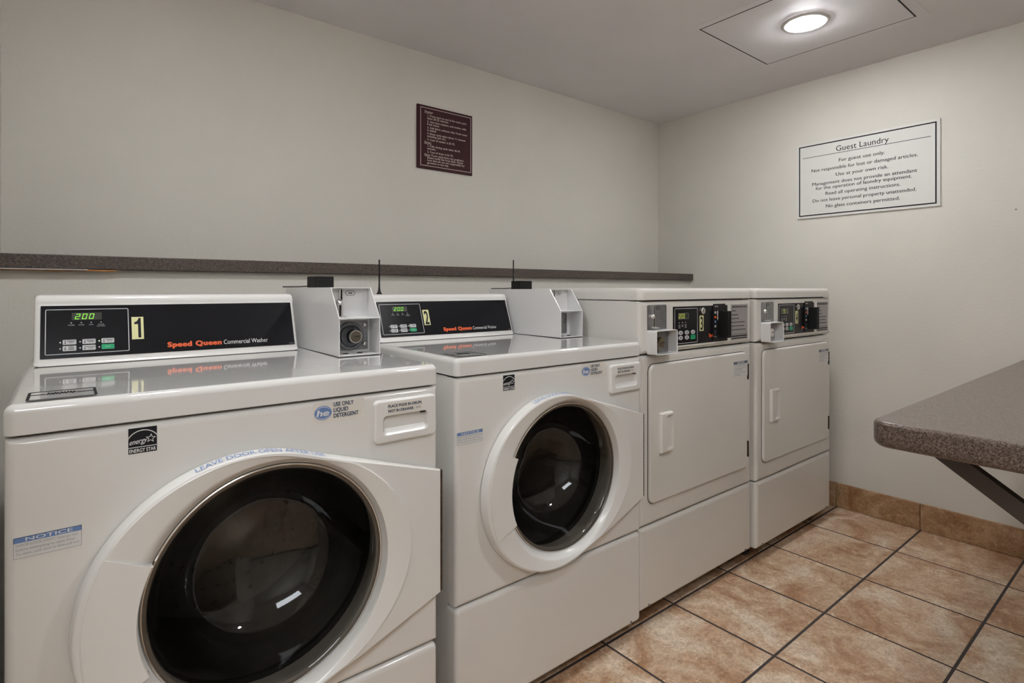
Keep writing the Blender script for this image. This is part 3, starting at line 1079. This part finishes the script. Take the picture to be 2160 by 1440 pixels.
    side = [(0.224, 0.9125), (0.224, 1.0000), (0.277, 1.0720), (0.620, 1.0720), (0.620, 0.9125)]
    cb = MB()
    cb.prism(side, 'x', bx0, bx0 + wt)
    cb.prism(side, 'x', bx1 - wt, bx1)
    cb.box(bx0 + wt, bx1 - wt, 0.277, 0.620, 1.0698, 1.0720)
    cb.box(bx0 + wt, bx1 - wt, 0.2245, 0.300, 0.9980, 1.0000)
    cb.box(bx0 + wt, bx1 - wt, 0.224, 0.300, 0.9125, 0.9150)
    cb.box(bx0 + wt, bx1 - wt, 0.618, 0.620, 0.9150, 1.0698)
    box = cb.build('coin_box', STEELW, t, smooth=0, label='white steel coin box with an open sloping front')
    MB().box(bx0 + 0.001, bx1 - 0.001, 0.2255, 0.6185, 0.9105, 0.9125).build('box_gasket', DARK, box, smooth=0)
    # rear faces of the two niches
    MB().box(bx0 + wt, bx1 - wt, 0.2950, 0.2975, 0.9985, 1.0698).build('slot_plate', STEEL if False else STEELW, box, smooth=0)
    MB().box(bx0 + wt, bx1 - wt, 0.2830, 0.2860, 0.9150, 0.9980).build('vault_plate', STEELW, box, smooth=0)
    BP = Plane((0, 0.2950, 0), (1, 0, 0), (0, 0, 1))
    hx = [(0.0135, 0), (0.0085, 0.0065), (-0.0085, 0.0065), (-0.0135, 0), (-0.0085, -0.0065), (0.0085, -0.0065)]
    mb = MB()
    mb.loops([[(0.6095 + x, 1.0585 + z_, 0.0005) for x, z_ in hx], [(0.6095 + x * 0.9, 1.0585 + z_ * 0.86, 0.0005) for x, z_ in hx]])
    mb.build('hexagon', BLACKPRINT, box, smooth=0, xf=BP.mat())
    text('lettering', '25¢', BP, 0.6095, 1.0563, 0.0050, BLACKPRINT, box, align='CENTER', bold=0.03)
    # coin slide: slot, pivot ball, channel, foot
    sl = MB()
    sl.loops([[(x, 0.2935, z_) for x, z_ in rr(0.5800, 0.5890, 1.0400, 1.0700, 0.003, 4)], [(x, 0.2885, z_) for x, z_ in rr(0.5805, 0.5885, 1.0405, 1.0695, 0.003, 4)],
              [(x, 0.2880, z_) for x, z_ in rr(0.5825, 0.5865, 1.0430, 1.0675, 0.0015, 4)], [(x, 0.2925, z_) for x, z_ in rr(0.5825, 0.5865, 1.0430, 1.0675, 0.0015, 4)]], False, False)
    sl.lathe_y(0.5785, 1.0350, [(0.0085, 0.2945), (0.0085, 0.2880), (0.0060, 0.2835), (0.0030, 0.2810), (0.0003, 0.2802)], 20)
    sl.box(0.5760, 0.5782, 0.2850, 0.2945, 1.0030, 1.0300)
    sl.box(0.5832, 0.5854, 0.2850, 0.2945, 1.0030, 1.0300)
    sl.lathe_z(0.5840, 0.2860, [(0.0120, 1.0002), (0.0125, 1.0020), (0.0090, 1.0035), (0.0060, 1.0045)], 20, True, True)
    sl.build('coin_slide', CHROME, box, smooth=40, label='chrome coin slide')
    MB().box(0.5782, 0.5832, 0.2890, 0.2946, 1.0040, 1.0290).build('slot_shadow', DARK, box, smooth=0)
    MB().box(0.5826, 0.5864, 0.2918, 0.2946, 1.0432, 1.0674).build('coin_slot', DARK, box, smooth=0)
    if number == '1':
        FPV = Plane((0, 0.2830, 0), (1, 0, 0), (0, 0, 1))
        FPV.slab('lock_plate', 0.5640, 0.6490, 0.9205, 0.9900, 0.0, 0.003, STEEL, box, 0.001, bevel=0.0008)
        m = MB().lathe_y(0.6020, 0.9545, [(0.0345, 0.2800), (0.0345, 0.2745), (0.0320, 0.2730), (0.0275, 0.2735), (0.0265, 0.2780), (0.0255, 0.2780), (0.0250, 0.2700), (0.0200, 0.2660), (0.0170, 0.2560)], 40)
        m.build('lock_collar', LOCKM, box, smooth=35)
        m = MB().lathe_y(0.6045, 0.9545, [(0.0170, 0.2700), (0.0165, 0.2500), (0.0150, 0.2475), (0.0130, 0.2475), (0.0120, 0.2490)], 32)
        m.build('lock_ring', CHROME, box, smooth=35)
        MB().lathe_y(0.6045, 0.9545, [(0.0125, 0.2560), (0.0120, 0.2485), (0.0003, 0.2483)], 32).build('lock_core', LOCKC, box)
        MB().box(0.6030, 0.6135, 0.2476, 0.2486, 0.9548, 0.9566).build('keyhole', DARK, box, smooth=0)
        for bz in (0.9345, 0.9800):
            MB().lathe_y(0.6400, bz, [(0.0058, 0.2805), (0.0058, 0.2775), (0.0042, 0.2750), (0.0003, 0.2742)], 18).build('bolt', CHROME, box)
        for bx in (0.5800, 0.6150):
            MB().lathe_z(bx, 0.2500, [(0.0075, 0.9150), (0.0060, 0.9166), (0.0003, 0.9168)], 16).build('drain_hole', DARK, box)
    else:
        FPV = Plane((0, 0.2830, 0), (1, 0, 0), (0, 0, 1))
        FPV.slab('lock_plate', 0.5640, 0.6330, 0.9230, 0.9880, 0.0, 0.002, STEEL, box, 0.004, bevel=0.0006)
        FPV.frame('plate_rim', 0.5620, 0.6350, 0.9210, 0.9900, 0.0020, 0.0, 0.003, LOCKM, box, 0.005)
        disc('keyhole', FPV, 0.6015, 0.9550, 0.0028, 0.002, 0.0024, DARK, box)
        text('lettering', '2', FPV, 0.6200, 0.9580, 0.0125, BLACKPRINT, box, shear=0.3, d=0.0024, bold=0.0)
        for bx in (0.5800, 0.6150):
            MB().lathe_z(bx, 0.2500, [(0.0075, 0.9150), (0.0060, 0.9166), (0.0003, 0.9168)], 16).build('drain_hole', DARK, box)
    return t


X1, X2, X3, X4 = 0.058, 0.8318, 1.5239, 2.2165
Y2, Y3, Y4 = 0.075, 0.086, 0.069
build_washer((X1, 0.0), 'white front-loading washer marked 1 beside the end wall', '1', 0.0, 0.0115, 0.6985)
build_washer((X2, Y2), 'white front-loading washer marked 2 next to the dryers', '2', -0.004, 0.0040, 0.7060)

# ------------------------------------------------------------------ dryers


def build_dryer(loc, label, number, lcd):
    t = thing('tumble_dryer', label, 'dryer', (loc[0], loc[1], 0), 'front loading dryers')
    W = 0.683
    m = MB()
    m.box(0.003, W - 0.003, 0.042, 0.69, 0.055, 1.030)
    m.build('cabinet', ENAMELD, t, smooth=0)
    MB().box(0.02, W - 0.02, 0.024, 0.040, 0.06, 1.034).build('seam', DARK, t, smooth=0)
    ls = []
    for ins, z in [(0.0015, 1.0325), (0, 1.034), (0, 1.056), (0.0015, 1.0635), (0.006, 1.0690), (0.012, 1.0712), (0.020, 1.0718)]:
        ls.append([(x, y_, z) for x, y_ in rr(ins, W - ins, -0.002 + ins, 0.692 - ins, max(0.004, 0.022 - ins), 6)])
    MB().loops(ls, True, True).build('lid', ENAMELD, t, smooth=40)
    # control panel with a deep-set niche
    panel(0.001, W - 0.001, 0.8610, 1.0290, 0.004, 0.0, 0.042, 0.014).build('control_panel', ENAMELD, t)
    cp = [o for o in t.children if o.name.startswith('control_panel')][0]
    panel(0.001, W - 0.001, 0.3165, 0.8570, 0.004, 0.0, 0.042, 0.014).build('front_panel', ENAMELD, t)
    panel(0.001, W - 0.001, 0.0530, 0.3125, 0.006, 0.0, 0.042, 0.014).build('lower_panel', ENAMELD, t)
    for sx in (0.045, 0.638):
        MB().lathe_y(sx, 0.064, [(0.0045, 0.002), (0.0045, -0.0010), (0.0030, -0.0022), (0.0003, -0.0024)], 14).build('screw', STEEL, t)
    for sx in (0.05, W - 0.05):
        for sy in (0.08, 0.63):
            MB().lathe_z(sx, sy, [(0.02, 0.0), (0.021, 0.012), (0.008, 0.014), (0.008, 0.058)], 18, True, True).build('foot', RUBBER, t)
    # door
    d = panel(0.0380, 0.6390, 0.3840, 0.8280, 0.026, -0.0095, 0.001, 0.007, n=6).build('door', ENAMELD, t)
    FP.frame('door_shadow_gap', 0.0358, 0.6412, 0.3818, 0.8302, 0.004, 0.0, 0.0008, DARK, d, 0.028)
    # pull: shallow cup with a lip
    hx0, hx1, hz0, hz1 = 0.0840, 0.1500, 0.5390, 0.6700
    ls = [rloop(hx0, hx1, hz0, hz1, 0.004, -0.009)]
    for y_, i_ in ((-0.0170, 0.0015), (-0.0205, 0.004)):
        ls.append(rloop(hx0, hx1, hz0, hz1, 0.005, y_, i_))
    ls.append(rloop(0.1120, 0.1460, hz0 + 0.010, hz1 - 0.010, 0.004, -0.0210))
    ls.append(rloop(0.1180, 0.1430, hz0 + 0.014, hz1 - 0.014, 0.004, -0.0110))
    MB().loops(ls, False, True).build('door_handle', ENAMELD, d, smooth=35)
    for hz in (0.4250, 0.7220):
        m = MB()
        m.box(0.6400, 0.6425, -0.0125, 0.001, hz, hz + 0.060)
        m.tube([(0.6470, -0.0030, hz), (0.6470, -0.0030, hz + 0.060)], 0.0022, 8)
        m.build('hinge', HINGE, d, smooth=40)
    DPn = Plane((0, -0.0095, 0), (1, 0, 0), (0, 0, 1))
    n = DPn.slab('notice_sticker', 0.5365, 0.6370, 0.7380, 0.7960, 0.0, 0.0004, STICK, d, 0.0005, label='white notice sticker with a grey-blue header')
    n.name = 'notice_sticker'
    DPn.slab('notice_header', 0.5365, 0.6370, 0.7860, 0.7960, 0.0004, 0.0007, BLUEG, d)
    text('lettering', 'NOTICE', DPn, 0.5868, 0.7880, 0.0062, WHITEPRINT, d, align='CENTER', d=0.0009, bold=0.03, w=0.050)
    rnd = random.Random(3)
    rows = []
    for z_, L_ in ((0.7815, .078), (0.7765, .095), (0.7695, .084), (0.7645, .060), (0.7595, .056), (0.7525, .082), (0.7475, .038), (0.7425, .050)):
        a = 0.541
        while a < 0.541 + L_:
            w_ = rnd.uniform(0.004, 0.010)
            rows.append((a, min(a + w_, 0.541 + L_), z_, z_ + 0.0021))
            a += w_ + 0.0022
    DPn.bars('fine_print', rows, 0.0007, GREYPRINT, d)
    # coin slide plate
    FP.slab('slide_plate', 0.0345, 0.1360, 0.9360, 1.0172, 0.0, 0.0006, STEEL, cp, 0.005)
    sl = MB()
    sl.loops([[(x, -0.0005, z_) for x, z_ in rr(0.0590, 0.0680, 0.9850, 1.0165, 0.003, 4)], [(x, -0.0055, z_) for x, z_ in rr(0.0595, 0.0675, 0.9855, 1.0160, 0.003, 4)],
              [(x, -0.0060, z_) for x, z_ in rr(0.0612, 0.0655, 0.9880, 1.0140, 0.0015, 4)], [(x, -0.0015, z_) for x, z_ in rr(0.0612, 0.0655, 0.9880, 1.0140, 0.0015, 4)]])
    sl.lathe_y(0.0560, 0.9810, [(0.0085, 0.0), (0.0085, -0.0060), (0.0060, -0.0105), (0.0030, -0.0130), (0.0003, -0.0138)], 20)
    sl.box(0.0540, 0.0562, -0.0095, 0.0, 0.9480, 0.9770)
    sl.box(0.0612, 0.0634, -0.0095, 0.0, 0.9480, 0.9770)
    sl.lathe_z(0.0620, -0.0100, [(0.0140, 0.9440), (0.0150, 0.9460), (0.0110, 0.9480), (0.0060, 0.9490)], 20, True, True)
    sl.build('coin_slide', CHROME, cp, smooth=40, label='chrome coin slide')
    MB().box(0.0562, 0.0612, -0.0060, 0.0, 0.9500, 0.9760).build('slot_shadow', DARK, cp, smooth=0)
    MB().box(0.0614, 0.0654, -0.0030, 0.0, 0.9882, 1.0138).build('coin_slot', DARK, cp, smooth=0)
    FP.frame('token_mark', 0.0780, 0.0960, 1.0015, 1.0115, 0.0009, 0.0006, 0.0009, BLACKPRINT, cp, 0.0048)
    text('lettering', '25¢', FP, 0.0870, 1.0048, 0.0036, BLACKPRINT, cp, align='CENTER', bold=0.03, d=0.0009)
    # coin box: open white frame standing proud
    cbx = MB()
    A = [(x, z_) for x, z_ in rr(0.0335, 0.1440, 0.8600, 0.9375, 0.006, 4)]
    B = [(x, z_) for x, z_ in rr(0.0360, 0.1415, 0.8625, 0.9350, 0.004, 4)]
    cbx.loops([[(x, 0.0, z_) for x, z_ in A], [(x, -0.0370, z_) for x, z_ in A], [(x, -0.0385, z_) for x, z_ in rr(0.0345, 0.1430, 0.8610, 0.9365, 0.0052, 4)], [(x, -0.0370, z_) for x, z_ in B], [(x, -0.0015, z_) for x, z_ in B]])
    box = cbx.build('coin_box', STEELW, t, smooth=45, label='white open-fronted coin box')
    if number == '3':
        MB().box(0.0365, 0.1410, -0.0030, -0.0010, 0.8630, 0.9345).build('lock_plate', STEEL, box, smooth=0)
    else:
        MB().box(0.0365, 0.1410, -0.0030, -0.0010, 0.8630, 0.9345).build('lock_plate', PLATE, box, smooth=0)
    lx = 0.0890
    lk = MB().lathe_y(lx, 0.8965, [(0.0175, -0.003), (0.0175, -0.0150), (0.0160, -0.0180), (0.0003, -0.0185)], 30)
    lk.build('lock', BRASS if number == '3' else CHROME, box, smooth=35)
    MB().box(lx - 0.0005, lx + 0.0120, -0.0192, -0.0184, 0.8953, 0.8980).build('keyhole', DARK, box, smooth=0)
    for bz in (0.8705, 0.9255):
        MB().lathe_y(lx, bz, [(0.0050, -0.003), (0.0048, -0.0060), (0.0003, -0.0070)], 14).build('bolt', BRASS if number == '3' else CHROME, box)
    # black control overlay in a raised rim
    FP.frame('overlay_rim', 0.1610, 0.5125, 0.8730, 1.0150, 0.0055, 0.0, 0.0030, ENAMELD, cp, 0.004)
    FP.slab('overlay', 0.1655, 0.5080, 0.8775, 1.0105, 0.0, 0.0012, BLACKP, cp)
    FP.frame('outline', 0.1790, 0.3130, 0.8840, 1.0030, 0.0016, 0.0012, 0.0016, KEYG, cp, 0.003)
    FP.slab('display_window', 0.2010, 0.2595, 0.9668, 0.9870, 0.0012, 0.0015, LCDBACK, cp, 0.002)
    FP.frame('display_rim', 0.2010, 0.2595, 0.9668, 0.9870, 0.0008, 0.0015, 0.0018, GREYPRINT, cp, 0.002)
    seven_seg('display_digit', lcd, FP, 0.2020 if len(lcd) == 3 else 0.2100, 0.9700, 0.0095, 0.0140, 0.0014, 0.0030, LCDY, cp, slant=0.05, d=0.0019)
    for k, a in enumerate((0.2060, 0.2240, 0.2420)):
        disc('indicator', FP, a, 0.9545, 0.0017, 0.0012, 0.0018, KEYG, cp)
        FP.bars('legend', [(a - 0.006, a + 0.006, 0.9455, 0.9472), (a - 0.004, a + 0.004, 0.9410, 0.9427), (a - 0.006, a + 0.006, 0.9370, 0.9385)][:2 + (k != 1)], 0.0016, GREYPRINT, cp)
    for r_, z_ in enumerate((0.9205, 0.9035)):
        for c_, a in enumerate((0.2125, 0.2485, 0.2845)):
            g = r_ == 1 and c_ == 2
            if g:
                FP.slab('button', a - 0.0135, a + 0.0135, z_ - 0.0075, z_ + 0.0075, 0.0012, 0.0030, GREEN, cp, 0.002, label='green start key')
            else:
                disc('button', FP, a, z_, 0.0122, 0.0012, 0.0028, KEYG, cp, 18, 0.58)
                FP.bars('legend', [(a - 0.007, a + 0.007, z_ + 0.0008, z_ + 0.0024), (a - 0.005, a + 0.005, z_ - 0.0030, z_ - 0.0015)], 0.0031, BLACKPRINT, cp)
    m = MB().lathe_y(0.3420, 0.9920, [(0.0120, -0.001), (0.0120, -0.0060), (0.0100, -0.0080), (0.0070, -0.0075), (0.0003, -0.0075)], 24)
    m.build('key_lock', CHROME, cp, smooth=35)
    MB().box(0.3412, 0.3428, -0.0083, -0.0074, 0.9880, 0.9960).build('keyhole', DARK, cp, smooth=0)
    FP.slab('number_sticker', 0.3256, 0.3500, 0.9215, 0.9756, 0.0012, 0.0018, YELLOW, cp)
    text('lettering', number, FP, 0.3378, 0.9255, 0.0460, BLACKPRINT, cp, align='CENTER', w=0.0150, bold=0.02, d=0.0022)
    text('lettering', 'Speed Queen', FP, 0.3830, 0.8985, 0.0110, RED, cp, w=0.1000, bold=0.05, d=0.0016)
    # card reader
    rd = FP.slab('card_reader', 0.4080, 0.4885, 0.8830, 1.0150, 0.001, 0.0045, BLACK, t, 0.002, bevel=0.001, label='black card reader with an upright swipe slot')
    RP = Plane((0, 0, 0), (1, 0, 0), (0, 0, 1))
    RP.bars('legend', [(0.4165 + 0.006 * k, 0.4210 + 0.006 * k, 1.0040, 1.0085) for k in range(4)], 0.0049, GREYPRINT, rd)
    for k, m_ in enumerate((KEYG, RED, BLUE, KEYG)):
        RP.slab('card_mark', 0.4155, 0.4265, 0.9800 - k * 0.0165, 0.9880 - k * 0.0165, 0.0045, 0.0049, m_, rd, 0.001)
    RP.bars('card_legend', [(0.4155, 0.4275, 0.9170, 0.9182), (0.4170, 0.4250, 0.9110, 0.9122), (0.4195, 0.4230, 0.9050, 0.9065), (0.4120, 0.4290, 0.8965, 0.8990)], 0.0049, GREYPRINT, rd)
    mb = MB()
    mb.prism([(0.4360, 0.9560), (0.4400, 0.9640), (0.4378, 0.9640), (0.4378, 0.9720), (0.4390, 0.9850), (0.4365, 0.9910), (0.4335, 0.9880), (0.4325, 0.9760), (0.4342, 0.9720), (0.4342, 0.9640), (0.4320, 0.9640)], 'z', 0.0045, 0.0050)
    mb.build('arrow', WHITEPRINT, rd, xf=RP.mat(), smooth=0)
    mb = MB()
    mb.prism([(0.4510, 0.0), (0.4510, -0.0330), (0.4530, -0.0375), (0.4605, -0.0375), (0.4605, -0.010), (0.4640, -0.010), (0.4640, -0.0375), (0.4720, -0.0375), (0.4745, -0.0330), (0.4745, 0.0)], 'z', 0.8930, 0.9890)
    mb.build('swipe_slot', BLACK, rd, bevel=0.0008)
    # instruction plate
    FP.frame('plate_rim', 0.5300, 0.6560, 0.8745, 1.0130, 0.0030, 0.0, 0.0022, ENAMELD, cp, 0.002)
    FP.slab('instruction_plate', 0.5325, 0.6535, 0.8770, 1.0105, 0.0, 0.0010, PLATE, cp)
    text('lettering', 'OPERATING INSTRUCTIONS', FP, 0.5930, 0.9985, 0.0058, BLACKPRINT, cp, align='CENTER', w=0.108, bold=0.03, d=0.0013)
    rows = []
    for z_, L_ in ((0.9850, .030), (0.9700, .046), (0.9560, .050), (0.9420, .095), (0.9280, .090), (0.9140, .100)):
        a = 0.538
        while a < 0.538 + L_:
            w_ = rnd.uniform(0.005, 0.012)
            rows.append((a, min(a + w_, 0.538 + L_), z_, z_ + 0.0030))
            a += w_ + 0.0025
    rows += [(0.5350, 0.6510, 0.8975, 0.8985), (0.5370, 0.6490, 0.8890, 0.8935), (0.5370, 0.6480, 0.8815, 0.8850)]
    FP.bars('fine_print', rows, 0.0013, BLACKPRINT, cp)
    return t


build_dryer((X3, Y3), 'white coin dryer marked 3 between a washer and the last dryer', '3', '200')
build_dryer((X4, Y4), 'white coin dryer marked 4 at the end of the row by the side wall', '4', '75')

# ------------------------------------------------------------------ wireless boxes and antennas


def wireless_box(x, y, z, w, label, rot):
    t = thing('wireless_box', label, 'box', (x, y, z), 'black wireless boxes on the coin boxes', rot)
    panel(0, w, 0, 0.0300, 0.002, 0.0, 0.052, 0.0015).build('case', BLACK, t)
    MB().box(0.003, w - 0.003, -0.0004, 0.002, 0.0215, 0.0222).build('lid_seam', DARK, t, smooth=0)
    MB().tube([(0.004, 0.050, 0.004), (-0.012, 0.075, 0.0024), (-0.030, 0.120, 0.0022), (-0.034, 0.130, 0.0022)], 0.0018, 6).build('cable', RUBBER, t)


wireless_box(X1 + 0.580, 0.452, 1.0722, 0.051, 'small black box on the coin box of the washer by the end wall', 0.10)
wireless_box(X2 + 0.570, Y2 + 0.452, 1.0682, 0.056, 'small black box on the coin box of the washer next to the dryers', 0.0)


def antenna(x, y, z, h, label):
    t = thing('antenna', label, 'antenna', (x, y, z), 'black stub antennas')
    MB().lathe_z(0, 0, [(0.0085, 0.0), (0.0085, 0.0022), (0.0060, 0.0050), (0.0040, 0.0110), (0.0030, 0.0200)], 20, True, True).build('base', BLACK, t)
    MB().lathe_z(0, 0, [(0.0028, 0.019), (0.0022, 0.05), (0.0024, h - 0.001), (0.0016, h)], 14, True, True).build('mast', BLACK, t)


antenna(X2 + 0.054, Y2 + 0.520, 1.0522, 0.108, 'black stub antenna standing on the control hood of washer 2')
antenna(X2 + 0.5865, Y2 + 0.512, 1.0682, 0.108, 'black stub antenna behind the box on washer 2')

# ------------------------------------------------------------------ folding counter
ct = thing('folding_counter', 'brown speckled laminate folding counter with rounded corner on a diagonal brace', 'counter', (1.119, -0.681, 0))
CX1, CY0 = XR - 1.119 - 0.001, YN + 0.681 + 0.001
ls = []
zt, zb = 0.860, 0.818


def ctop(ins, z):
    # outline: left end rounded at both corners, right end against the wall
    r = max(0.002, 0.030 - ins)
    out = []
    for cx, cy, a in ((0 + ins + r, 0 - ins - r, 90), (0 + ins + r, CY0 + r, 180)):
        rr_ = r if a == 90 else 0.002
        cyy = cy if a == 90 else CY0 + 0.002
        cxx = 0 + ins + rr_
        for k in range(9):
            t = math.radians(a + 90 * k / 8)
            out.append((cxx + rr_ * math.cos(t), cyy + rr_ * math.sin(t), z))
    out += [(CX1, CY0, z), (CX1, 0 - ins, z)]
    return out


for ins, z in ((0.014, zb), (0.006, zb + 0.002), (0.0015, zb + 0.007), (0.0, zb + 0.013), (0.0, zt - 0.007), (0.001, zt - 0.0035), (0.0035, zt - 0.0010), (0.008, zt)):
    ls.append(ctop(ins, z))
MB().loops(ls, True, True).build('worktop', COUNTER, ct, smooth=50)
for bx in (0.085, 1.15):
    m = MB()
    # flat bar brace from under the front edge back down to the wall
    y0_, z0_ = -0.035, zb
    y1_, z1_ = CY0 + 0.004, zb - 0.40
    poly = [(y0_ - 0.004, z0_), (y0_ - 0.050, z0_), (y1_, z1_ + 0.004), (y1_, z1_ - 0.024)]
    m.prism(poly, 'x', bx, bx + 0.020)
    m.build('brace', BROWN, ct, bevel=0.002, label='dark brown steel brace')
